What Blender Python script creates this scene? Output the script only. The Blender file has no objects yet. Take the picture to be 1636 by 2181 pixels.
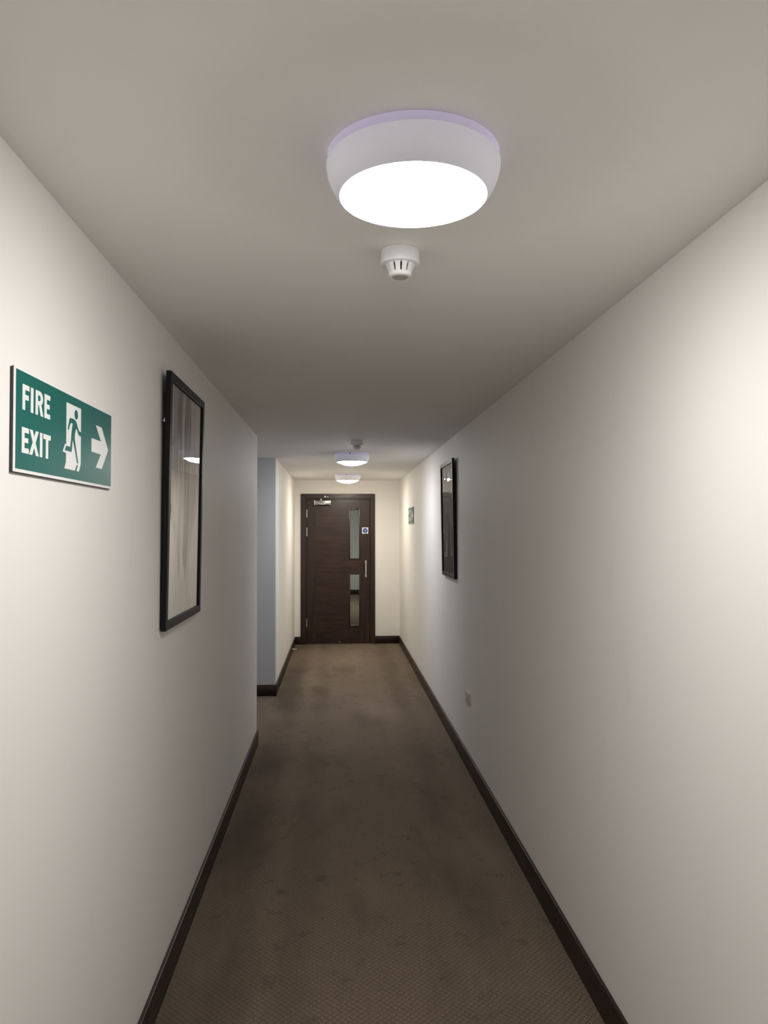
import bpy, bmesh, math, random
from mathutils import Vector, Matrix

S = bpy.context.scene
COL = S.collection
PI = math.pi

# ------------------------------------------------------------------ measured sizes (metres)
EYE = 1.62113            # camera height
CEIL = 2.34463           # ceiling height
XL, XR = -0.6155, 0.8882 # wall faces of the corridor
YB = 10.647              # end wall face
YN, YC = 5.699, 7.361    # opening of the side passage in the left wall
YBACK = -3.0             # wall behind the camera
XP = -4.0                # end of the side passage
YL = 18.9                # end wall of the corridor beyond the door
SK_H, SK_T = 0.110, 0.0136

# ------------------------------------------------------------------ camera
F_PX, PITCH, YAW, ROLL = 1574.2, 0.02519, 0.0625, -0.00207
fw = Vector((math.sin(YAW) * math.cos(PITCH), math.cos(YAW) * math.cos(PITCH), math.sin(PITCH)))
rt = Vector((math.cos(YAW), -math.sin(YAW), 0.0))
up = rt.cross(fw)
r2 = rt * math.cos(ROLL) + up * math.sin(ROLL)
u2 = up * math.cos(ROLL) - rt * math.sin(ROLL)
cd = bpy.data.cameras.new('camera')
cam = bpy.data.objects.new('camera', cd)
COL.objects.link(cam)
cam.matrix_world = Matrix.Translation((0, 0, EYE)) @ Matrix((r2, u2, -fw)).transposed().to_4x4()
cd.sensor_fit = 'HORIZONTAL'
cd.sensor_width = 36.0
cd.lens = F_PX * 36.0 / 1636.0
cd.clip_start = 0.02
S.camera = cam

# ------------------------------------------------------------------ daylight outside the added passage window, exposure
w = bpy.data.worlds.new('overcast_sky')
S.world = w
w.use_nodes = True
w.node_tree.nodes['Background'].inputs[0].default_value = (0.62, 0.76, 1.0, 1)
w.node_tree.nodes['Background'].inputs[1].default_value = 1.7
S.view_settings.view_transform = 'Standard'
S.view_settings.look = 'None'
S.view_settings.gamma = 1.0
S.view_settings.exposure = 0.50
S.view_settings.use_curve_mapping = False
try:
    S.cycles.max_bounces = 9
    S.cycles.diffuse_bounces = 6
    S.cycles.glossy_bounces = 3
    S.cycles.transparent_max_bounces = 8
    S.cycles.caustics_reflective = False
    S.cycles.caustics_refractive = False
    S.cycles.use_adaptive_sampling = True
    S.cycles.adaptive_threshold = 0.06
    S.cycles.sample_clamp_indirect = 10.0
    S.cycles.use_denoising = True
except Exception:
    pass
LAMP_NEUTRAL = ((1.0, 0.975, 0.945), 56.0)    # colour and strength of the lamp diffusers
LAMP_COOL = ((0.98, 0.98, 1.0), 60.0)
LAMP_WARM = ((1.0, 0.92, 0.77), 74.0)
FILL_BEYOND = ((0.95, 0.98, 1.0), 110.0)  # for the added unseen lamp beyond the door

# ------------------------------------------------------------------ node helpers
def new_mat(name):
    m = bpy.data.materials.new(name)
    m.use_nodes = True
    nt = m.node_tree
    return m, nt, nt.nodes['Principled BSDF']

def N(nt, typ, **kw):
    n = nt.nodes.new(typ)
    for k, v in kw.items():
        if k == 'ins':
            for i, val in v.items():
                n.inputs[i].default_value = val
        else:
            setattr(n, k, v)
    return n

def L(nt, a, b):
    nt.links.new(a, b)

def M(nt, op, a, b=None, c=None, clamp=False):
    n = nt.nodes.new('ShaderNodeMath')
    n.operation = op
    n.use_clamp = clamp
    for i, v in enumerate((a, b, c)):
        if v is None:
            continue
        if isinstance(v, (int, float)):
            n.inputs[i].default_value = v
        else:
            nt.links.new(v, n.inputs[i])
    return n.outputs[0]

def ramp(nt, fac, a, b, lo=0.0, hi=1.0):
    """smooth map of fac from [lo,hi] to [a,b] (floats)"""
    n = nt.nodes.new('ShaderNodeMapRange')
    n.interpolation_type = 'SMOOTHSTEP'
    n.inputs[1].default_value = lo
    n.inputs[2].default_value = hi
    n.inputs[3].default_value = a
    n.inputs[4].default_value = b
    nt.links.new(fac, n.inputs[0])
    return n.outputs[0]

def mixc(nt, fac, a, b):
    n = nt.nodes.new('ShaderNodeMix')
    n.data_type = 'RGBA'
    for sock, v in ((n.inputs[0], fac), (n.inputs[6], a), (n.inputs[7], b)):
        if isinstance(v, (int, float)):
            sock.default_value = v
        elif isinstance(v, tuple):
            sock.default_value = v if len(v) == 4 else v + (1,)
        else:
            nt.links.new(v, sock)
    return n.outputs[2]

def coords(nt, scale=(1, 1, 1), kind='Object', rot=(0, 0, 0)):
    tc = nt.nodes.new('ShaderNodeTexCoord')
    mp = nt.nodes.new('ShaderNodeMapping')
    mp.inputs['Scale'].default_value = scale
    mp.inputs['Rotation'].default_value = rot
    nt.links.new(tc.outputs[kind], mp.inputs[0])
    return mp.outputs[0]

def noise(nt, vec, scale, detail=3.0, rough=0.5):
    n = nt.nodes.new('ShaderNodeTexNoise')
    n.inputs['Scale'].default_value = scale
    n.inputs['Detail'].default_value = detail
    n.inputs['Roughness'].default_value = rough
    nt.links.new(vec, n.inputs['Vector'])
    return n.outputs['Fac']

def bump(nt, bsdf, height, strength, dist):
    b = nt.nodes.new('ShaderNodeBump')
    b.inputs['Strength'].default_value = strength
    b.inputs['Distance'].default_value = dist
    nt.links.new(height, b.inputs['Height'])
    nt.links.new(b.outputs[0], bsdf.inputs['Normal'])

# ------------------------------------------------------------------ materials
def plain(name, col, rough=0.5, metal=0.0, spec=0.5, grain=0.0):
    m, nt, b = new_mat(name)
    b.inputs['Base Color'].default_value = col + (1,)
    b.inputs['Roughness'].default_value = rough
    b.inputs['Metallic'].default_value = metal
    b.inputs['Specular IOR Level'].default_value = spec
    if grain:
        n = noise(nt, coords(nt), grain, 3)
        L(nt, ramp(nt, n, max(rough - 0.05, 0.02), min(rough + 0.06, 1.0), 0.3, 0.7), b.inputs['Roughness'])
    return m

def paint(name, col, rough):
    m, nt, b = new_mat(name)
    v = coords(nt)
    big = noise(nt, v, 1.1, 3)
    smudge = noise(nt, coords(nt, (1, 1, 0.45)), 5.0, 5, 0.6)
    c1 = mixc(nt, ramp(nt, big, 0, 1, 0.3, 0.7), tuple(x * 0.975 for x in col), col)
    c2 = mixc(nt, ramp(nt, smudge, 0, 0.35, 0.58, 0.8), c1, tuple(x * 0.90 for x in col))
    L(nt, c2, b.inputs['Base Color'])
    b.inputs['Roughness'].default_value = rough
    b.inputs['Specular IOR Level'].default_value = 0.35
    fine = noise(nt, v, 160, 2)
    wav = noise(nt, v, 3.0, 2)
    h = M(nt, 'ADD', M(nt, 'MULTIPLY', fine, 0.12), M(nt, 'MULTIPLY', wav, 1.0))
    bump(nt, b, h, 0.25, 0.004)
    return m

wall_paint = paint('wall_paint_warm_white', (0.845, 0.826, 0.798), 0.62)
passage_grey = paint('passage_cool_grey', (0.575, 0.585, 0.61), 0.62)  # far passage wall, coloured cooler and greyer than the others
ceiling_paint = paint('ceiling_paint_white', (0.885, 0.868, 0.842), 0.8)

def carpet():
    m, nt, b = new_mat('brown_patterned_carpet')
    tc = nt.nodes.new('ShaderNodeTexCoord')
    sx = nt.nodes.new('ShaderNodeSeparateXYZ')
    wob = noise(nt, coords(nt), 45, 2)
    L(nt, tc.outputs['Object'], sx.inputs[0])
    wv = M(nt, 'MULTIPLY', M(nt, 'SUBTRACT', wob, 0.5), 0.006)
    p = 0.026
    a = M(nt, 'FRACT', M(nt, 'DIVIDE', M(nt, 'ADD', M(nt, 'ADD', sx.outputs[0], sx.outputs[1]), wv), p))
    c = M(nt, 'FRACT', M(nt, 'DIVIDE', M(nt, 'ADD', M(nt, 'SUBTRACT', sx.outputs[0], sx.outputs[1]), wv), p))
    da = M(nt, 'ABSOLUTE', M(nt, 'SUBTRACT', a, 0.5))
    dc = M(nt, 'ABSOLUTE', M(nt, 'SUBTRACT', c, 0.5))
    mx = M(nt, 'MAXIMUM', da, dc)
    line = ramp(nt, mx, 0, 1, 0.36, 0.47)
    dot = M(nt, 'MULTIPLY', ramp(nt, mx, 1, 0, 0.04, 0.16), 0.6)
    ring = M(nt, 'MULTIPLY', ramp(nt, M(nt, 'ABSOLUTE', M(nt, 'SUBTRACT', mx, 0.22)), 1, 0, 0.0, 0.08), 0.35)
    pile = noise(nt, coords(nt), 420, 3, 0.7)
    tuft = noise(nt, coords(nt), 130, 3, 0.7)
    dark = M(nt, 'MULTIPLY', M(nt, 'ADD', M(nt, 'MULTIPLY', line, 0.9), dot, clamp=True), ramp(nt, tuft, 0.45, 1.0, 0.3, 0.65))
    base = mixc(nt, ramp(nt, tuft, 0, 1, 0.3, 0.7), (0.122, 0.089, 0.062), (0.245, 0.188, 0.138))
    c1 = mixc(nt, M(nt, 'MULTIPLY', dark, 0.80), base, (0.050, 0.034, 0.023))
    c1 = mixc(nt, M(nt, 'MULTIPLY', ring, 0.35), c1, (0.28, 0.22, 0.165))
    # trodden, stained lengths running along the corridor
    wear = noise(nt, coords(nt, (1.0, 0.28, 1.0)), 3.2, 5, 0.6)
    spots = noise(nt, coords(nt), 9.0, 5, 0.65)
    c2 = mixc(nt, ramp(nt, wear, 0, 0.40, 0.50, 0.66), c1, (0.070, 0.049, 0.035))
    c2 = mixc(nt, ramp(nt, spots, 0, 0.55, 0.56, 0.70), c2, (0.055, 0.039, 0.029))
    wobx = M(nt, 'ADD', sx.outputs[0], M(nt, 'MULTIPLY', M(nt, 'SUBTRACT', noise(nt, coords(nt, (1, 0.6, 1)), 4.0, 5, 0.7), 0.5), 0.22))
    for cx, hw, am in ((-0.48, 0.15, 0.75), (-0.17, 0.085, 0.36), (0.60, 0.10, 0.40)):
        band = ramp(nt, M(nt, 'ABSOLUTE', M(nt, 'SUBTRACT', wobx, cx)), am, 0.0, hw * 0.2, hw * 1.5)
        c2 = mixc(nt, M(nt, 'MULTIPLY', band, ramp(nt, noise(nt, coords(nt, (0.5, 1, 1)), 0.9, 2), 0.35, 1.0, 0.35, 0.6)), c2, (0.045, 0.030, 0.022))
    c2 = mixc(nt, ramp(nt, noise(nt, coords(nt, (1, 0.4, 1)), 2.1, 3), 0, 0.25, 0.5, 0.7), c2, (0.27, 0.22, 0.17))
    L(nt, c2, b.inputs['Base Color'])
    b.inputs['Roughness'].default_value = 0.95
    b.inputs['Specular IOR Level'].default_value = 0.15
    try:
        b.inputs['Sheen Weight'].default_value = 0.20
        b.inputs['Sheen Tint'].default_value = (0.9, 0.78, 0.64, 1)
        b.inputs['Sheen Roughness'].default_value = 0.5
    except Exception:
        pass
    h = M(nt, 'SUBTRACT', M(nt, 'MULTIPLY', pile, 0.8), line)
    bump(nt, b, h, 0.6, 0.003)
    return m

carpet_m = carpet()

def wood(name, grain_axis, dark=(0.016, 0.0070, 0.0050), light=(0.044, 0.020, 0.013), rough=0.36):
    m, nt, b = new_mat(name)
    sc = [1.0, 1.0, 1.0]
    for i in range(3):
        sc[i] = 0.06 if i == grain_axis else 1.0
    v = coords(nt, tuple(sc))
    n1 = noise(nt, v, 28, 5, 0.62)
    n2 = noise(nt, v, 110, 3, 0.6)
    n3 = noise(nt, coords(nt, tuple(0.5 if i == grain_axis else 1.0 for i in range(3))), 3.0, 2)
    f = M(nt, 'ADD', M(nt, 'MULTIPLY', n1, 0.65), M(nt, 'MULTIPLY', n2, 0.35))
    f = M(nt, 'ADD', f, M(nt, 'MULTIPLY', M(nt, 'SUBTRACT', n3, 0.5), 0.35))
    L(nt, mixc(nt, ramp(nt, f, 0, 1, 0.33, 0.68), dark, light), b.inputs['Base Color'])
    L(nt, ramp(nt, n2, rough - 0.05, rough + 0.08, 0.3, 0.7), b.inputs['Roughness'])
    bump(nt, b, f, 0.15, 0.0008)
    return m

wood_h = wood('dark_veneer_grain_across', 0)
wood_v = wood('dark_veneer_grain_upright', 2, (0.018, 0.0080, 0.0056), (0.039, 0.0180, 0.0118))
wood_y = wood('dark_wood_grain_along_corridor', 1, (0.009, 0.0040, 0.0028), (0.021, 0.0098, 0.0065), 0.34)
wood_x = wood('dark_wood_grain_along_passage', 0, (0.009, 0.0040, 0.0028), (0.021, 0.0098, 0.0065), 0.34)
steel = plain('brushed_stainless_steel', (0.72, 0.70, 0.68), 0.28, 1.0, grain=200)
closer_metal = plain('silver_closer_metal', (0.26, 0.26, 0.25), 0.30, 1.0)
white_plastic = plain('white_plastic', (0.86, 0.86, 0.88), 0.32)
socket_plastic = plain('cream_white_socket_plastic', (0.62, 0.60, 0.56), 0.4)
black_rubber = plain('black_rubber', (0.012, 0.012, 0.012), 0.6)
black_gap = plain('black_slot', (0.006, 0.006, 0.006), 0.8)
frame_black = plain('satin_black_frame', (0.0045, 0.0042, 0.0050), 0.45, spec=0.22)
sign_white = plain('white_sign_plastic', (0.83, 0.84, 0.83), 0.35)
sign_edge = plain('dark_sign_edge', (0.055, 0.045, 0.055), 0.5)
sign_green = plain('safety_green_print', (0.004, 0.130, 0.112), 0.30)
sign_blue = plain('mandatory_blue_print', (0.012, 0.070, 0.30), 0.35)
window_white = plain('white_window_frame', (0.8, 0.8, 0.8), 0.4)

def shell_plastic(name, col, through, amount, rough):
    """thin plastic shell: a little of the lamp's own light comes through it"""
    m, nt, b = new_mat(name)
    b.inputs['Base Color'].default_value = col + (1,)
    b.inputs['Roughness'].default_value = rough
    t = N(nt, 'ShaderNodeBsdfTranslucent')
    t.inputs[0].default_value = through + (1,)
    mx = N(nt, 'ShaderNodeMixShader')
    mx.inputs[0].default_value = amount
    L(nt, b.outputs[0], mx.inputs[1])
    L(nt, t.outputs[0], mx.inputs[2])
    L(nt, mx.outputs[0], nt.nodes['Material Output'].inputs[0])
    return m
body_plastic = shell_plastic('white_lamp_plastic', (0.84, 0.85, 0.92), (0.85, 0.88, 1.0), 0.0040, 0.25)
base_plastic = shell_plastic('lavender_translucent_base', (0.72, 0.70, 0.86), (0.74, 0.70, 1.0), 0.0055, 0.35)

def glow(name, colour, strength):
    m, nt, b = new_mat(name)
    nt.nodes.remove(b)
    e = N(nt, 'ShaderNodeEmission')
    e.inputs[0].default_value = colour + (1,)
    e.inputs[1].default_value = strength
    L(nt, e.outputs[0], nt.nodes['Material Output'].inputs[0])
    return m

def pane_glass(name, wave=0.0, tint=(1, 1, 1)):
    m, nt, b = new_mat(name)
    nt.nodes.remove(b)
    tr = N(nt, 'ShaderNodeBsdfTransparent')
    tr.inputs[0].default_value = tint + (1,)
    gl = N(nt, 'ShaderNodeBsdfGlossy')
    gl.inputs['Roughness'].default_value = 0.0
    fr = N(nt, 'ShaderNodeFresnel')
    fr.inputs[0].default_value = 1.5
    mx = N(nt, 'ShaderNodeMixShader')
    ge = N(nt, 'ShaderNodeNewGeometry')          # reflect only at the entry face of the thin pane
    L(nt, M(nt, 'MULTIPLY', fr.outputs[0], M(nt, 'SUBTRACT', 1.0, ge.outputs['Backfacing'])), mx.inputs[0])
    L(nt, tr.outputs[0], mx.inputs[1])
    L(nt, gl.outputs[0], mx.inputs[2])
    L(nt, mx.outputs[0], nt.nodes['Material Output'].inputs[0])
    if wave:
        bp = N(nt, 'ShaderNodeBump')
        bp.inputs['Strength'].default_value = 1.0
        bp.inputs['Distance'].default_value = wave
        L(nt, noise(nt, coords(nt, (1, 1, 0.5)), 6.0, 1, 0.3), bp.inputs['Height'])
        L(nt, bp.outputs[0], gl.inputs['Normal'])
    return m

door_glass = pane_glass('clear_door_glass', tint=(0.86, 0.90, 0.87))
picture_glass = pane_glass('picture_glass', 0.0006)
wavy_acrylic = pane_glass('wavy_picture_acrylic', 0.0035)
window_glass = pane_glass('window_glass')

def art_pale():
    """abstract: pale beige ground, grey and taupe brush strokes running down to thin tips. local x 0..w, z 0..h"""
    m, nt, b = new_mat('pale_abstract_painting')
    tc = nt.nodes.new('ShaderNodeTexCoord')
    sp = nt.nodes.new('ShaderNodeSeparateXYZ')
    L(nt, tc.outputs['Object'], sp.inputs[0])
    u = M(nt, 'DIVIDE', sp.outputs[0], 0.645)
    v = M(nt, 'DIVIDE', sp.outputs[2], 0.906)
    brush = noise(nt, coords(nt, (1, 1, 0.07)), 26, 4, 0.65)
    bro2 = noise(nt, coords(nt, (1, 1, 0.22)), 11, 4, 0.6)
    soft = noise(nt, coords(nt, (1, 1, 0.5)), 4, 3)
    du = M(nt, 'MULTIPLY', M(nt, 'SUBTRACT', bro2, 0.5), 0.22)
    dv = M(nt, 'MULTIPLY', M(nt, 'SUBTRACT', brush, 0.5), 0.34)
    uu = M(nt, 'ADD', u, du)
    vv = M(nt, 'ADD', v, dv)
    base = mixc(nt, ramp(nt, brush, 0, 1, 0.3, 0.7), (0.74, 0.69, 0.65), (0.90, 0.85, 0.81))
    base = mixc(nt, ramp(nt, v, 0, 0.55, 0.45, 1.0), base, (0.50, 0.49, 0.48))
    def stroke(cur, c0, c1, w0, w1, v0, v1, col, amount):
        c = ramp(nt, vv, c1, c0, v1, v0 + (1.0 - v0) * 0.4)
        wd = ramp(nt, vv, w1, w0, v1, v0)
        d = M(nt, 'DIVIDE', M(nt, 'ABSOLUTE', M(nt, 'SUBTRACT', uu, c)), wd)
        k = M(nt, 'MULTIPLY', ramp(nt, d, 1, 0, 0.6, 1.05), ramp(nt, vv, 0, 1, v1 - 0.02, v1 + 0.03))
        k = M(nt, 'MULTIPLY', k, ramp(nt, brush, 0.45 * amount, amount, 0.3, 0.6))
        return mixc(nt, k, cur, col)
    c = stroke(base, 0.62, 0.60, 0.26, 0.04, 0.55, 0.20, (0.47, 0.42, 0.37), 0.8)
    c = stroke(c, 0.22, 0.40, 0.24, 0.02, 0.55, 0.16, (0.20, 0.20, 0.225), 1.0)
    c = stroke(c, 0.56, 0.55, 0.10, 0.02, 0.40, 0.17, (0.18, 0.16, 0.14), 1.0)
    c = stroke(c, 0.33, 0.35, 0.06, 0.02, 0.78, 0.62, (0.09, 0.095, 0.105), 0.9)
    white = M(nt, 'MULTIPLY', ramp(nt, brush, 0, 0.6, 0.56, 0.66), ramp(nt, soft, 0, 1, 0.45, 0.6))
    c = mixc(nt, white, c, (0.92, 0.88, 0.84))
    L(nt, c, b.inputs['Base Color'])
    b.inputs['Roughness'].default_value = 0.8
    return m

def art_dark():
    m, nt, b = new_mat('dark_abstract_painting')
    brush = noise(nt, coords(nt, (1, 1, 0.08)), 22, 4, 0.65)
    big = noise(nt, coords(nt, (1, 1, 0.4)), 3.5, 3)
    c = mixc(nt, ramp(nt, brush, 0, 1, 0.35, 0.7), (0.030, 0.024, 0.023), (0.115, 0.092, 0.085))
    c = mixc(nt, ramp(nt, big, 0, 0.5, 0.5, 0.7), c, (0.035, 0.022, 0.022))
    L(nt, c, b.inputs['Base Color'])
    b.inputs['Roughness'].default_value = 0.8
    return m

# ------------------------------------------------------------------ mesh helpers
def add_box(bm, x0, x1, y0, y1, z0, z1, bev=0.0, seg=1, mi=0):
    r = bmesh.ops.create_cube(bm, size=1.0)
    vs = r['verts']
    for v in vs:
        v.co = Vector(((x0 + x1) / 2 + v.co.x * (x1 - x0), (y0 + y1) / 2 + v.co.y * (y1 - y0), (z0 + z1) / 2 + v.co.z * (z1 - z0)))
    fs = set(f for v in vs for f in v.link_faces)
    for f in fs:
        f.material_index = mi
    if bev:
        es = list(set(e for v in vs for e in v.link_edges))
        rb = bmesh.ops.bevel(bm, geom=es, offset=bev, segments=seg, profile=0.5, affect='EDGES', clamp_overlap=True)
        for f in rb['faces']:
            f.material_index = mi

def add_lathe(bm, prof, n=64, mat=None, cap=True):
    """revolve (r, z) pairs about local z; mat = Matrix applied"""
    rings = []
    for r, z in prof:
        if r < 1e-6:
            rings.append([bm.verts.new((0, 0, z))])
        else:
            rings.append([bm.verts.new((r * math.cos(2 * PI * i / n), r * math.sin(2 * PI * i / n), z)) for i in range(n)])
    for a, c in zip(rings, rings[1:]):
        for i in range(n):
            j = (i + 1) % n
            if len(a) == 1:
                bm.faces.new((a[0], c[i], c[j]))
            elif len(c) == 1:
                bm.faces.new((a[i], a[j], c[0]))
            else:
                bm.faces.new((a[i], a[j], c[j], c[i]))
    if cap:
        for rg in (rings[0], rings[-1]):
            if len(rg) > 1:
                bm.faces.new(rg)
    vs = [v for rg in rings for v in rg]
    if mat is not None:
        for v in vs:
            v.co = mat @ v.co
    return vs

def add_rod(bm, p0, p1, r, n=20, bev=0.0, r1=None):
    p0, p1 = Vector(p0), Vector(p1)
    d = p1 - p0
    ln = d.length
    q = Vector((0, 0, 1)).rotation_difference(d).to_matrix().to_4x4()
    r1 = r if r1 is None else r1
    if bev:
        prof = [(0, 0), (r - bev, 0), (r, bev), (r1, ln - bev), (r1 - bev, ln), (0, ln)]
    else:
        prof = [(0, 0), (r, 0), (r1, ln), (0, ln)]
    add_lathe(bm, prof, n, Matrix.Translation(p0) @ q, cap=False)

def add_prism(bm, pts, y0, y1):
    """polygon in x,z extruded from y0 to y1 (front is y0, smaller y)"""
    a = [bm.verts.new((x, y0, z)) for x, z in pts]
    c = [bm.verts.new((x, y1, z)) for x, z in pts]
    fr = bm.faces.new(a)
    bk = bm.faces.new(list(reversed(c)))
    n = len(pts)
    for i in range(n):
        j = (i + 1) % n
        bm.faces.new((a[i], c[i], c[j], a[j]))
    fr.normal_update()
    bk.normal_update()
    bmesh.ops.triangulate(bm, faces=[fr, bk])

def obj(name, bm, mats, parent=None, smooth=None, loc=None, rot=None):
    bmesh.ops.recalc_face_normals(bm, faces=bm.faces[:])
    me = bpy.data.meshes.new(name)
    bm.to_mesh(me)
    bm.free()
    for m in (mats if isinstance(mats, (list, tuple)) else [mats]):
        me.materials.append(m)
    if smooth:
        for p in me.polygons:
            p.use_smooth = True
        me.set_sharp_from_angle(angle=math.radians(smooth))
    o = bpy.data.objects.new(name, me)
    COL.objects.link(o)
    if parent is not None:
        o.parent = parent
    if loc is not None:
        o.location = loc
    if rot is not None:
        o.rotation_euler = rot
    return o

def box_obj(name, dims, mats, parent=None, bev=0.0, seg=1, **kw):
    bm = bmesh.new()
    add_box(bm, *dims, bev=bev, seg=seg)
    return obj(name, bm, mats, parent, **kw)

def empty(name, loc=(0, 0, 0), rot=(0, 0, 0)):
    o = bpy.data.objects.new(name, None)
    COL.objects.link(o)
    o.location = loc
    o.rotation_euler = rot
    o.empty_display_size = 0.1
    return o

def tag(o, label=None, cat=None, group=None, kind=None):
    if label: o['label'] = label
    if cat: o['category'] = cat
    if group: o['group'] = group
    if kind: o['kind'] = kind
    return o

def struct(name, boxes, m, label, cat):
    bm = bmesh.new()
    for d in boxes:
        add_box(bm, *d)
    return tag(obj(name, bm, m), label, cat, kind='structure')

# ------------------------------------------------------------------ room shell
T = 0.12
struct('floor', [(XP - T, 1.6, YBACK - T, YL + T, -0.1, 0.0)], carpet_m,
       'brown carpet with small diamond lattice running the length of the corridor', 'floor')
struct('ceiling', [(XP - T, 1.6, YBACK - T, YL + T, CEIL, CEIL + 0.1)], ceiling_paint,
       'plain pale grey ceiling over the corridor, carrying the round lamps', 'ceiling')
struct('wall_left', [(XL - T, XL, YBACK, YN - T, 0, CEIL)], wall_paint,
       'off-white near left wall carrying the large fire exit sign and the pale picture', 'wall')
struct('wall_passage_near', [(XP, XL, YN - T, YN, 0, CEIL)], wall_paint,
       'near side wall of the side passage, seen only as the corner edge', 'wall')
struct('wall_passage_far', [(XP, XL, YC, YC + T, 0, CEIL)], passage_grey,
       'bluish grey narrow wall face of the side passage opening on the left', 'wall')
struct('wall_left_far', [(XL - T, XL, YC + T, YB, 0, CEIL)], wall_paint,
       'off-white short far left wall between the side passage and the door wall', 'wall')
struct('wall_right', [(XR, XR + T, YBACK, YB, 0, CEIL)], wall_paint,
       'long off-white right wall carrying the dark picture and the small sign', 'wall')
DX0, DX1, DZ = -0.470, 0.492, 2.098       # structural opening of the doorway
struct('wall_end', [(XL - T, DX0, YB, YB + T, 0, CEIL), (DX1, XR + T, YB, YB + T, 0, CEIL), (DX0, DX1, YB, YB + T, DZ, CEIL)],
       wall_paint, 'cream end wall around the dark wooden door', 'wall')
struct('wall_back', [(XL - T, XR + T, YBACK - T, YBACK, 0, CEIL)], wall_paint,
       'off-white wall closing the corridor behind the viewer', 'wall')
WY0, WY1, WZ0, WZ1 = 6.25, 7.00, 0.06, 2.05
struct('wall_passage_end', [(XP - T, XP, YN - T, WY0, 0, CEIL), (XP - T, XP, WY1, YC + T, 0, CEIL),
                            (XP - T, XP, WY0, WY1, 0, WZ0), (XP - T, XP, WY0, WY1, WZ1, CEIL)], wall_paint,
       'wall with the added window closing the side passage', 'wall')
struct('wall_beyond_left', [(-0.95, -0.83, YB + T, YL, 0, CEIL)], wall_paint,
       'left wall of the corridor beyond the door', 'wall')
struct('wall_beyond_right', [(1.05, 1.17, YB + T, YL, 0, CEIL)], wall_paint,
       'right wall of the corridor beyond the door', 'wall')
struct('wall_beyond_end', [(-0.95, 1.17, YL, YL + T, 0, CEIL)], wall_paint,
       'grey far wall seen through the glass strips of the door', 'wall')
# little returns closing the corridor beyond beside the door wall
struct('wall_beyond_return', [(-0.95, XL - T, YB, YB + T, 0, CEIL), (XR + T, 1.17, YB, YB + T, 0, CEIL)], wall_paint,
       'short wall returns on the far side of the door wall', 'wall')

# unseen window added to bring cool light into the side passage
win = tag(empty('added_window_1', (XP - 0.06, (WY0 + WY1) / 2, WZ0)), 'unseen white framed window added to light the side passage', 'window', kind='structure')
hw, hz = (WY1 - WY0) / 2, WZ1 - WZ0
bm = bmesh.new()
for d in ((-0.03, 0.03, -hw, -hw + 0.05, 0, hz), (-0.03, 0.03, hw - 0.05, hw, 0, hz),
          (-0.03, 0.03, -hw + 0.05, hw - 0.05, 0, 0.05), (-0.03, 0.03, -hw + 0.05, hw - 0.05, hz - 0.05, hz)):
    add_box(bm, *d, bev=0.004)
obj('window_frame', bm, window_white, win)
box_obj('pane', (-0.003, 0.003, -hw + 0.05, hw - 0.05, 0.05, hz - 0.05), window_glass, win)

# ------------------------------------------------------------------ skirting boards
def skirt(name, d, m, label, axis):
    bm = bmesh.new()
    add_box(bm, *d, bev=0.0022, seg=2)
    return tag(obj(name, bm, m, smooth=30), label, 'skirting board', kind='structure')

skirt('baseboard_left', (XL, XL + SK_T, YBACK, YN + SK_T, 0, SK_H), wood_y, 'dark brown skirting board along the near left wall', 1)
skirt('baseboard_passage_near', (XP, XL - 0.0005, YN, YN + SK_T, 0, SK_H), wood_x, 'dark brown skirting board inside the passage, near side', 0)
skirt('baseboard_passage_far', (XP, XL + SK_T, YC - SK_T, YC, 0, SK_H), wood_x, 'almost black short skirting board under the bluish grey passage wall', 0)
skirt('baseboard_left_far', (XL, XL + SK_T, YC, YB - SK_T, 0, SK_H), wood_y, 'dark brown skirting board of the far left wall, before the door', 1)
skirt('baseboard_right', (XR - SK_T, XR, YBACK, YB - SK_T, 0, SK_H), wood_y, 'dark brown skirting board along the whole right wall', 1)
skirt('baseboard_end_left', (XL, -0.530, YB - SK_T, YB, 0, SK_H), wood_x, 'very short dark skirting board left of the door frame', 0)
skirt('baseboard_end_right', (0.536, XR, YB - SK_T, YB, 0, SK_H), wood_x, 'short dark skirting board right of the door frame', 0)
skirt('baseboard_beyond', (-0.83, 1.05, YL - SK_T, YL, 0, 0.12), wood_x, 'dark skirting board seen through the lower glass strip of the door', 0)

# ------------------------------------------------------------------ door
door = tag(empty('door_1', (0.0, YB, 0.0)), 'dark brown wooden fire door with two narrow glass strips at the corridor end', 'door', kind='structure')
# architrave, mitred
AO0, AO1, AZ = -0.529, 0.5345, 2.151
AI0, AI1, AIZ = -0.457, 0.476, 2.086
def trim_piece(pts, m):
    bm = bmesh.new()
    add_prism(bm, pts, -0.016, -0.0005)
    o = obj('architrave', bm, m, door)
    md = o.modifiers.new('edge', 'BEVEL')
    md.width = 0.002
    md.segments = 2
    md.limit_method = 'ANGLE'
    return o
g = 0.0004
trim_piece([(AO0, 0.0), (AI0, 0.0), (AI0, AIZ - g), (AO0, AZ - g)], wood_v)
trim_piece([(AI1, 0.0), (AO1, 0.0), (AO1, AZ - g), (AI1, AIZ - g)], wood_v)
trim_piece([(AO0, AZ), (AI0, AIZ), (AI1, AIZ), (AO1, AZ)], wood_h)
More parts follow.
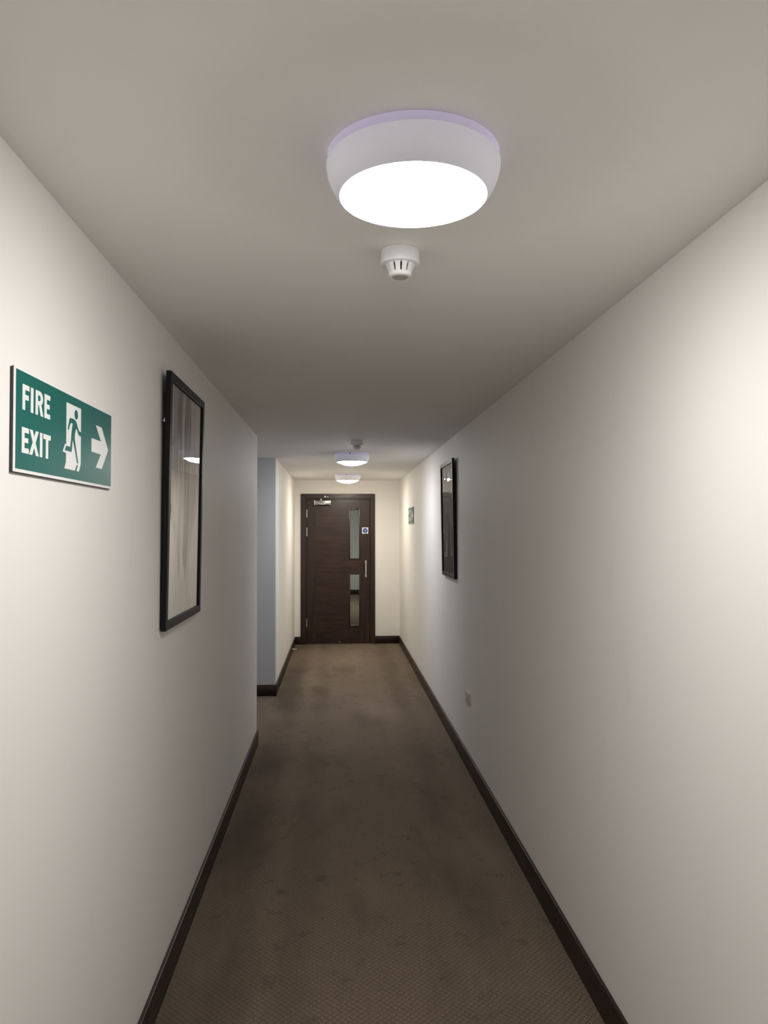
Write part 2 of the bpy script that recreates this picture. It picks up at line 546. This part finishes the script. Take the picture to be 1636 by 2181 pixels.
# door lining
bm = bmesh.new()
add_box(bm, DX0 + 0.001, -0.4445, 0.0, 0.118, 0, DZ - 0.001, bev=0.001)
add_box(bm, 0.4645, DX1 - 0.001, 0.0, 0.118, 0, DZ - 0.001, bev=0.001)
add_box(bm, -0.4445, 0.4645, 0.0, 0.118, 2.0725, DZ - 0.001, bev=0.001)
obj('door_lining', bm, wood_v, door)
bm = bmesh.new()    # rebate stop behind the leaf
add_box(bm, -0.4443, -0.425, 0.052, 0.075, 0, 2.072)
add_box(bm, 0.445, 0.4643, 0.052, 0.075, 0, 2.072)
add_box(bm, -0.425, 0.445, 0.052, 0.075, 2.053, 2.072)
obj('door_stop_bead', bm, wood_v, door)
# leaf
LX0, LX1, LZ0, LZ1 = -0.4395, 0.4595, 0.008, 2.0685
V1 = (0.158, 0.327, 1.204, 1.941)
V2 = (0.158, 0.327, 0.242, 1.010)
leaf_y = (0.004, 0.048)
bm = bmesh.new()
bv = 0.0007
add_box(bm, LX0, -0.318, *leaf_y, LZ0, LZ1, bev=bv, mi=1)
add_box(bm, -0.318, 0.158, *leaf_y, LZ0, LZ1, bev=bv, mi=0)
add_box(bm, 0.158, 0.327, *leaf_y, LZ0, V2[2], bev=bv, mi=0)
add_box(bm, 0.158, 0.327, *leaf_y, V2[3], V1[2], bev=bv, mi=0)
add_box(bm, 0.158, 0.327, *leaf_y, V1[3], LZ1, bev=bv, mi=0)
add_box(bm, 0.327, LX1, *leaf_y, LZ0, LZ1, bev=bv, mi=1)
leaf = obj('leaf', bm, [wood_h, wood_v], door)
for (a, b_, c, d) in (V1, V2):
    bm = bmesh.new()
    for y0, y1 in ((-0.003, 0.020), (0.032, 0.055)):
        e = 0.021
        add_box(bm, a, a + e, y0, y1, c, d, bev=0.003, seg=2)
        add_box(bm, b_ - e, b_, y0, y1, c, d, bev=0.003, seg=2)
        add_box(bm, a + e, b_ - e, y0, y1, c, c + e, bev=0.003, seg=2)
        add_box(bm, a + e, b_ - e, y0, y1, d - e, d, bev=0.003, seg=2)
    gb = obj('glazing_bead', bm, wood_v, door, smooth=40)
    box_obj('glass_pane', (a + 0.004, b_ - 0.004, 0.023, 0.029, c + 0.004, d - 0.004), door_glass, door)
# hinges
for z0, z1 in ((1.813, 1.924), (1.547, 1.668), (0.250, 0.363)):
    bm = bmesh.new()
    n = 5
    for k in range(n):
        a = z0 + (z1 - z0) * k / n
        c = z0 + (z1 - z0) * (k + 1) / n - 0.0012
        add_rod(bm, (-0.4425, -0.006, a), (-0.4425, -0.006, c), 0.0075, 16, 0.0006)
    add_rod(bm, (-0.4425, -0.006, z1 - 0.001), (-0.4425, -0.006, z1 + 0.004), 0.0062, 16, 0.001)
    add_rod(bm, (-0.4425, -0.006, z0 - 0.005), (-0.4425, -0.006, z0 + 0.001), 0.0062, 16, 0.001)
    add_box(bm, -0.4440, -0.4412, -0.004, 0.034, z0, z1)
    tag(obj('hinge', bm, steel, door, smooth=40), 'satin steel hinge')
# pull handle
bm = bmesh.new()
add_rod(bm, (0.401, -0.058, 0.954), (0.401, -0.058, 1.197), 0.0105, 24, 0.0015)
for z in (0.975, 1.176):
    add_rod(bm, (0.401, -0.055, z), (0.401, 0.004, z), 0.008, 20)
    add_rod(bm, (0.401, -0.002, z), (0.401, 0.004, z), 0.015, 20, 0.001)
tag(obj('pull_handle', bm, steel, door, smooth=35), 'upright stainless steel pull handle')
# floor bolt at the foot of the leaf
bm = bmesh.new()
add_rod(bm, (0.026, -0.010, 0.030), (0.026, 0.005, 0.030), 0.008, 16, 0.001)
tag(obj('foot_stud', bm, steel, door, smooth=35), 'small steel stud at the foot of the leaf')
# overhead closer
bm = bmesh.new()
add_box(bm, -0.330, -0.110, -0.050, 0.004, 1.987, 2.056, bev=0.008, seg=3)
cl = tag(obj('door_closer', bm, closer_metal, door, smooth=40), 'silver overhead door closer body')
bm = bmesh.new()
for x0, x1 in ((-0.3375, -0.3285), (-0.1115, -0.1025)):
    add_box(bm, x0, x1, -0.053, 0.004, 1.984, 2.059, bev=0.002, seg=2)
obj('end_cap', bm, steel, cl, smooth=40)
# reflected light arc on the cover, modelled as a bright steel strip
bm = bmesh.new()
prev = None
pts = []
for k in range(17):
    t = k / 16
    x = -0.315 + 0.19 * t
    z = 2.040 - 0.036 * math.sin(PI * t) ** 1.0
    pts.append((x, z))
poly = pts + [(x, z - 0.007) for x, z in reversed(pts)]
add_prism(bm, poly, -0.0525, -0.0495)
obj('highlight_arc', bm, steel, cl)
bm = bmesh.new()
add_rod(bm, (-0.239, -0.028, 2.050), (-0.239, -0.028, 2.078), 0.012, 20, 0.002)
add_rod(bm, (-0.182, -0.060, 2.094), (-0.182, -0.060, 2.120), 0.012, 20, 0.002)
add_rod(bm, (-0.150, -0.028, 2.098), (-0.150, -0.028, 2.114), 0.009, 20, 0.002)
obj('pivot', bm, steel, cl, smooth=40)
def flat_arm(bm, p0, p1, wdt, th):
    p0, p1 = Vector(p0), Vector(p1)
    d = (p1 - p0).normalized()
    s = d.cross(Vector((0, 0, 1))).normalized() * wdt / 2
    u = Vector((0, 0, th / 2))
    vs = []
    for p in (p0, p1):
        for a, b_ in ((-1, -1), (1, -1), (1, 1), (-1, 1)):
            vs.append(bm.verts.new(p + s * a + u * b_))
    for q in ((0, 1, 2, 3), (7, 6, 5, 4), (0, 4, 5, 1), (1, 5, 6, 2), (2, 6, 7, 3), (3, 7, 4, 0)):
        bm.faces.new([vs[i] for i in q])
bm = bmesh.new()
flat_arm(bm, (-0.239, -0.028, 2.071), (-0.182, -0.060, 2.100), 0.018, 0.006)
flat_arm(bm, (-0.182, -0.060, 2.110), (-0.150, -0.028, 2.107), 0.016, 0.006)
add_box(bm, -0.172, -0.128, -0.032, -0.014, 2.100, 2.112, bev=0.002)
obj('closer_arm', bm, closer_metal, cl)

# round blue notice on the leaf
notice = box_obj('door_notice', (0.349, 0.438, -0.0005, 0.0042, 1.579, 1.667), sign_white, door, bev=0.0006)
tag(notice, 'small white square notice with blue disc reading fire door keep shut')
bm = bmesh.new()
add_rod(bm, (0.3935, -0.0014, 1.623), (0.3935, -0.0004, 1.623), 0.0355, 48)
obj('blue_disc', bm, sign_blue, notice)

def text_mesh(body, size, loc, rot, mat, parent, name='lettering', extrude=0.0003, bold=0.0, sx=1.0, space=1.0):
    cu = bpy.data.curves.new(name, 'FONT')
    cu.body = body
    cu.size = size
    cu.extrude = extrude
    cu.offset = bold
    cu.align_x = 'CENTER'
    cu.align_y = 'CENTER'
    cu.space_line = space
    t = bpy.data.objects.new(name, cu)
    COL.objects.link(t)
    bpy.context.view_layer.update()
    me = bpy.data.meshes.new_from_object(t.evaluated_get(bpy.context.evaluated_depsgraph_get()))
    bpy.data.objects.remove(t)
    me.transform(Matrix.Diagonal((sx, 1, 1, 1)))
    me.materials.clear()
    me.materials.append(mat)
    o = bpy.data.objects.new(name, me)
    COL.objects.link(o)
    o.parent = parent
    o.location = loc
    o.rotation_euler = rot
    return o
text_mesh('Fire door\nkeep\nshut', 0.0130, (0.3935, -0.0018, 1.623), (PI / 2, 0, 0), sign_white, notice, bold=0.0001, space=0.95)

# ------------------------------------------------------------------ ceiling lamps
def lamp(loc, glow_mat, label, clip_at=None, group='round ceiling lamps along the corridor'):
    t = tag(empty('ceiling_lamp', loc), label, 'lamp', group)
    bm = bmesh.new()
    add_lathe(bm, [(0.160, 0.0), (0.1655, -0.002), (0.1655, -0.0190)], 96, cap=False)
    obj('base_ring', bm, base_plastic, t, smooth=40)
    bm = bmesh.new()
    prof = [(0.150, -0.0185), (0.1665, -0.0185), (0.1680, -0.0200), (0.1680, -0.0235), (0.1672, -0.0300),
            (0.1650, -0.0400), (0.1615, -0.0505), (0.1568, -0.0605), (0.1510, -0.0705), (0.1455, -0.0775),
            (0.1425, -0.0795), (0.1400, -0.0790), (0.1385, -0.0765), (0.1385, -0.0700)]
    add_lathe(bm, prof, 96, cap=False)
    obj('body', bm, body_plastic, t, smooth=40)
    bm = bmesh.new()
    R, hgt = 0.1383, 0.034
    rad = (R * R + hgt * hgt) / (2 * hgt)
    prof = []
    for k in range(7):
        r = R * (1 - k / 6)
        z = -0.0775 - (math.sqrt(rad * rad - r * r) - (rad - hgt))
        prof.append((r, z))
    add_lathe(bm, prof, 64, cap=False)
    obj('diffuser', bm, glow_mat, t, smooth=60)
    if clip_at is not None:
        bm = bmesh.new()
        add_box(bm, -0.005, 0.005, -0.1680, -0.1640, -0.0150, -0.0060)
        obj('catch', bm, black_gap, t, rot=(0, 0, clip_at))
    return t
g_neutral = glow('lamp_glow_neutral', *LAMP_NEUTRAL)
g_cool = glow('lamp_glow_cool', *LAMP_COOL)
g_warm = glow('lamp_glow_warm', *LAMP_WARM)
g_fill_beyond = glow('fill_glow_beyond', *FILL_BEYOND)
lamp((0.146, 1.409, CEIL), g_neutral, 'large round white ceiling lamp nearest the viewer')
lamp((0.1345, 6.967, CEIL), g_cool, 'round white ceiling lamp just behind the far smoke detector', -0.12)
lamp((0.1275, 9.555, CEIL), g_warm, 'smallest round ceiling lamp, right above the wooden door', -0.08)
lamp((0.14, -1.45, CEIL), glow('fill_glow_behind', LAMP_NEUTRAL[0], 42.0), 'unseen round lamp added behind the viewer to brighten the near corridor')  # added out of view to lift the near walls and ceiling
tag(lamp((0.15, 15.6, CEIL), g_fill_beyond, 'unseen round lamp added to light the corridor beyond the door'), group='round ceiling lamps along the corridor')  # added out of view to brighten what the door glass shows

# ------------------------------------------------------------------ smoke detectors
def detector(loc, label, rz=0.0):
    t = tag(empty('smoke_detector', loc, (0, 0, rz)), label, 'smoke detector', 'smoke detectors on the ceiling')
    bm = bmesh.new()
    add_lathe(bm, [(0.047, 0), (0.0490, -0.002), (0.0505, -0.034), (0.0490, -0.0375), (0.0400, -0.0385), (0, -0.0385)], 56)
    obj('base', bm, white_plastic, t, smooth=35)
    bm = bmesh.new()
    add_lathe(bm, [(0, -0.038), (0.026, -0.038), (0.0225, -0.058), (0, -0.058)], 40, cap=False)
    obj('sensor_core', bm, black_gap, t, smooth=35)
    bm = bmesh.new()
    n = 12
    for k in range(n):
        a0 = 2 * PI * (k + 0.13) / n
        a1 = 2 * PI * (k + 0.87) / n
        vs = []
        for r0, z in ((0.0375, -0.0380), (0.0290, -0.0610)):
            for rr in (r0, r0 - 0.0035):
                for a in (a0, (a0 + a1) / 2, a1):
                    vs.append(bm.verts.new((rr * math.cos(a), rr * math.sin(a), z)))
        q = [(0, 1, 7, 6), (1, 2, 8, 7), (3, 9, 10, 4), (4, 10, 11, 5), (0, 6, 9, 3), (2, 5, 11, 8), (0, 3, 4, 1), (1, 4, 5, 2), (6, 7, 10, 9), (7, 8, 11, 10)]
        for f in q:
            bm.faces.new([vs[i] for i in f])
    tag(obj('vent_rib', bm, white_plastic, t), kind='stuff')
    bm = bmesh.new()
    add_lathe(bm, [(0, -0.0585), (0.0292, -0.0585), (0.0305, -0.0610), (0.0280, -0.0665), (0.0235, -0.0690), (0.0215, -0.0680), (0, -0.0680)], 48, cap=False)
    obj('cap', bm, white_plastic, t, smooth=35)
    bm = bmesh.new()
    add_lathe(bm, [(0, -0.0678), (0.0200, -0.0678), (0.0195, -0.0700), (0, -0.0705)], 40, cap=False)
    tag(obj('test_button', bm, plain('grey_disc', (0.42, 0.40, 0.38), 0.5), t, smooth=35), 'grey round centre')
    return t
detector((0.161, 1.888, CEIL), 'white smoke detector with slotted cap behind the nearest ceiling lamp')
detector((0.1545, 5.925, CEIL), 'small smoke detector in front of the middle ceiling lamp', 0.2)

# ------------------------------------------------------------------ fire exit signs (600 x 200 mm)
MAN = [(0.2925, 0.1446), (0.3051, 0.1456), (0.3201, 0.1452), (0.3328, 0.1418), (0.3408, 0.1323), (0.3501, 0.1238), (0.3554, 0.1216),
       (0.3655, 0.1216), (0.3655, 0.1116), (0.3557, 0.1116), (0.3478, 0.1137), (0.3412, 0.1199), (0.3359, 0.1254), (0.3308, 0.1239),
       (0.3248, 0.1125), (0.3233, 0.1053), (0.3253, 0.0967), (0.3321, 0.0816), (0.3403, 0.0629), (0.3486, 0.0458), (0.3395, 0.0459),
       (0.3247, 0.0746), (0.3167, 0.0886), (0.3115, 0.0959), (0.3091, 0.0921), (0.3070, 0.0788), (0.3029, 0.0679), (0.2616, 0.0679),
       (0.2703, 0.0788), (0.2953, 0.0791), (0.2992, 0.0936), (0.3035, 0.1158), (0.3099, 0.1346), (0.2969, 0.1336), (0.2910, 0.1271),
       (0.2853, 0.1164), (0.2797, 0.1161), (0.2802, 0.1239), (0.2860, 0.1333), (0.2882, 0.1405)]
DOORWAY = [(0.2710, 0.1770), (0.3650, 0.1770), (0.3650, 0.0455), (0.3538, 0.0273), (0.2608, 0.0273), (0.2706, 0.0423), (0.2706, 0.0619),
           (0.2506, 0.0642), (0.2636, 0.0824), (0.2710, 0.0831)]
FOOT = [(0.3384, 0.0414), (0.3456, 0.0414), (0.3362, 0.0272), (0.3260, 0.0272)]
ARROW = [(0.4731, 0.1540), (0.5189, 0.1540), (0.5742, 0.1010), (0.5214, 0.0472), (0.4754, 0.0472), (0.5130, 0.0840), (0.4411, 0.0840),
         (0.4411, 0.1175), (0.5130, 0.1175)]
def letters(parent, y0, y1):
    """one mesh per letter"""
    s = 0.0128
    def put(*polys):
        bm = bmesh.new()
        for p in polys:
            add_prism(bm, p, y0, y1)
        bmesh.ops.remove_doubles(bm, verts=bm.verts[:], dist=0.00002)
        obj('letter', bm, sign_white, parent)
    def rect(x0, x1, z0, z1):
        return [(x0, z0), (x1, z0), (x1, z1), (x0, z1)]
    def Fcap(x0, x1, z0, z1):
        put([(x0, z0), (x0 + s, z0), (x0 + s, z0 + 0.0205), (x1 - 0.003, z0 + 0.0205), (x1 - 0.003, z0 + 0.0305), (x0 + s, z0 + 0.0305),
             (x0 + s, z1 - 0.010), (x1, z1 - 0.010), (x1, z1), (x0, z1)])
    def Ecap(x0, x1, z0, z1):
        put([(x0, z0), (x1, z0), (x1, z0 + 0.010), (x0 + s, z0 + 0.010), (x0 + s, z0 + 0.0205), (x1 - 0.003, z0 + 0.0205),
             (x1 - 0.003, z0 + 0.0300), (x0 + s, z0 + 0.0300), (x0 + s, z1 - 0.010), (x1, z1 - 0.010), (x1, z1), (x0, z1)])
    za, zb = 0.1230, 0.1728
    Fcap(0.0388, 0.0710, za, zb)
    put(rect(0.0775, 0.0905, za, zb))
    # R as one outline round its counter, opened by a hairline
    x0 = 0.1010
    st = x0 + 0.0122
    cz = zb - 0.0145
    out = [(x0 + 0.021 + 0.0165 * math.sin(PI * k / 12), cz + 0.0145 * math.cos(PI * k / 12)) for k in range(13)]
    inn = [(x0 + 0.0185 + 0.0068 * math.sin(PI * k / 12), cz + 0.0058 * math.cos(PI * k / 12)) for k in range(13)]
    zi0, zi1 = cz - 0.0058, cz + 0.0058
    put([(x0, za), (st, za), (st, za + 0.0208), (x0 + 0.0165, za + 0.0208), (0.1270, za), (0.1408, za), (x0 + 0.0290, za + 0.0230),
         *reversed(out[:-2]), (x0, zb), (x0, cz + 0.0001), (st, cz + 0.0001), (st, zi1), *inn, (st, zi0), (st, cz), (x0, cz)])
    Ecap(0.1458, 0.1768, za, zb)
    za, zb = 0.0391, 0.0890
    Ecap(0.0374, 0.0705, za, zb)
    # X as one outline
    put([(0.0738, zb), (0.0884, zb), (0.0960, zb - 0.0125), (0.1035, zb), (0.1178, zb), (0.1032, zb - 0.0245), (0.1196, za), (0.1050, za),
         (0.0958, za + 0.0150), (0.0868, za), (0.0723, za), (0.0886, zb - 0.0245)])
    put(rect(0.1244, 0.1373, za, zb))
    put([(0.1420, zb), (0.1420, zb - 0.0105), (0.1550, zb - 0.0105), (0.1550, za), (0.1682, za), (0.1682, zb - 0.0105), (0.1812, zb - 0.0105), (0.1812, zb)])

def exit_sign(loc, rz, label):
    t = tag(empty('fire_exit_sign', loc, (0, 0, rz)), label, 'sign', 'fire exit signs on the walls')
    bm = bmesh.new()
    add_box(bm, 0.002, 0.600, -0.0050, -0.0004, -0.0015, 0.1990)
    obj('backing', bm, sign_edge, t)
    bm = bmesh.new()
    add_box(bm, 0.0, 0.602, -0.0070, -0.0050, 0.0, 0.2)
    for f in bm.faces:      # the cut edges of the plate are dark
        if abs(f.normal.x) > 0.5 or f.normal.z < -0.5:
            f.material_index = 1
    obj('plate', bm, [sign_white, sign_edge], t)
    bm = bmesh.new()
    add_box(bm, 0.0105, 0.5995, -0.0073, -0.0070, 0.0065, 0.1965)
    tag(obj('green_panel', bm, sign_green, t), 'dark green printed panel')
    letters(t, -0.0076, -0.0073)
    bm = bmesh.new()
    add_prism(bm, DOORWAY, -0.0076, -0.0073)
    pic = obj('doorway_pictogram', bm, sign_white, t)
    bm = bmesh.new()
    add_prism(bm, MAN, -0.0079, -0.0076)
    add_prism(bm, [(0.3324 + 0.0112 * math.cos(2 * PI * k / 28), 0.1580 + 0.0112 * math.sin(2 * PI * k / 28)) for k in range(28)], -0.0079, -0.0076)
    add_prism(bm, FOOT, -0.0079, -0.0076)
    obj('running_figure', bm, sign_green, pic)
    bm = bmesh.new()
    add_prism(bm, ARROW, -0.0076, -0.0073)
    obj('arrow', bm, sign_white, t)
    return t
exit_sign((XL, 1.424, 1.7342), PI / 2, 'large green and white fire exit sign on the near left wall')
exit_sign((XR, 9.200, 1.7010), -PI / 2, 'small-looking green fire exit sign on the far right wall, near the door')

# ------------------------------------------------------------------ framed pictures
FW, FH, FD, FM = 0.645, 0.906, 0.0180, 0.030
def picture(loc, rz, lean, art, glass, label):
    t = tag(empty('framed_picture', loc, (lean, 0, rz)), label, 'picture', 'black framed pictures')
    y0, y1 = -FD, 0.0
    for pts in ([(0, 0), (FM, FM), (FM, FH - FM), (0, FH)], [(FW, 0), (FW, FH), (FW - FM, FH - FM), (FW - FM, FM)],
                [(0, 0), (FW, 0), (FW - FM, FM), (FM, FM)], [(0, FH), (FM, FH - FM), (FW - FM, FH - FM), (FW, FH)]):
        bm = bmesh.new()
        add_prism(bm, pts, y0, y1)
        o = obj('frame_rail', bm, frame_black, t)
        md = o.modifiers.new('edge', 'BEVEL')
        md.width = 0.0010
        md.segments = 2
        md.limit_method = 'ANGLE'
    e = 0.0005
    box_obj('artwork', (FM + e, FW - FM - e, -0.0065, -0.0045, FM + e, FH - FM - e), art, t)
    box_obj('glazing', (FM + e, FW - FM - e, -0.0115, -0.0095, FM + e, FH - FM - e), glass, t)
    box_obj('backboard', (0.012, FW - 0.012, -0.0042, -0.0022, 0.012, FH - 0.012), plain('brown_backboard', (0.12, 0.08, 0.05), 0.8), t)
    bm = bmesh.new()
    add_box(bm, -0.004, 0.020, 0.0002, 0.0022, FH * 0.80, FH * 0.80 + 0.014)
    add_rod(bm, (0.006, 0.0022, FH * 0.80 + 0.007), (0.006, 0.009, FH * 0.80 + 0.007), 0.003, 10)
    tag(obj('hanging_bracket', bm, steel, t), 'tiny steel hanging bracket behind the frame')
    return t
picture((XL + 0.0052, 2.5995, 1.2747), PI / 2, 0.0165, art_pale(), picture_glass,
        'black framed pale abstract painting with grey strokes on the left wall')
picture((XR - 0.0052, 6.109, 1.2575), -PI / 2, 0.0160, art_dark(), wavy_acrylic,
        'black framed dark picture on the right wall, reflecting the door')

# ------------------------------------------------------------------ wall socket
t = tag(empty('wall_socket', (XR, 5.088, 0.440), (0, 0, -PI / 2)), 'pale double power socket low on the right wall', 'socket')
box_obj('face_plate', (0.0, 0.146, -0.0095, 0.0, 0.0, 0.086), socket_plastic, t, bev=0.003, seg=2, smooth=40)
for cx in (0.038, 0.108):
    bm = bmesh.new()
    add_box(bm, cx - 0.004, cx + 0.004, -0.0098, -0.0094, 0.046, 0.054)
    add_box(bm, cx - 0.0145, cx - 0.008, -0.0098, -0.0094, 0.026, 0.030)
    add_box(bm, cx + 0.008, cx + 0.0145, -0.0098, -0.0094, 0.026, 0.030)
    obj('pin_hole', bm, black_gap, t)
    box_obj('rocker_switch', (cx - 0.006, cx + 0.006, -0.0125, -0.0090, 0.062, 0.080), socket_plastic, t, bev=0.001)

# ------------------------------------------------------------------ door stop on the far left skirting
t = tag(empty('door_stop', (XL + SK_T, 9.96, 0.040)), 'short bright metal door stop sticking out of the far left skirting board', 'door stop')
bm = bmesh.new()
add_rod(bm, (0, 0, 0), (0.004, 0, 0), 0.015, 24, 0.001)
add_rod(bm, (0.003, 0, 0), (0.060, 0, 0), 0.0065, 20)
tag(obj('post', bm, steel, t, smooth=40), 'bright steel post')
bm = bmesh.new()
add_rod(bm, (0.058, 0, 0), (0.071, 0, 0), 0.009, 20, 0.002)
tag(obj('rubber_tip', bm, black_rubber, t, smooth=40), 'black rubber tip')
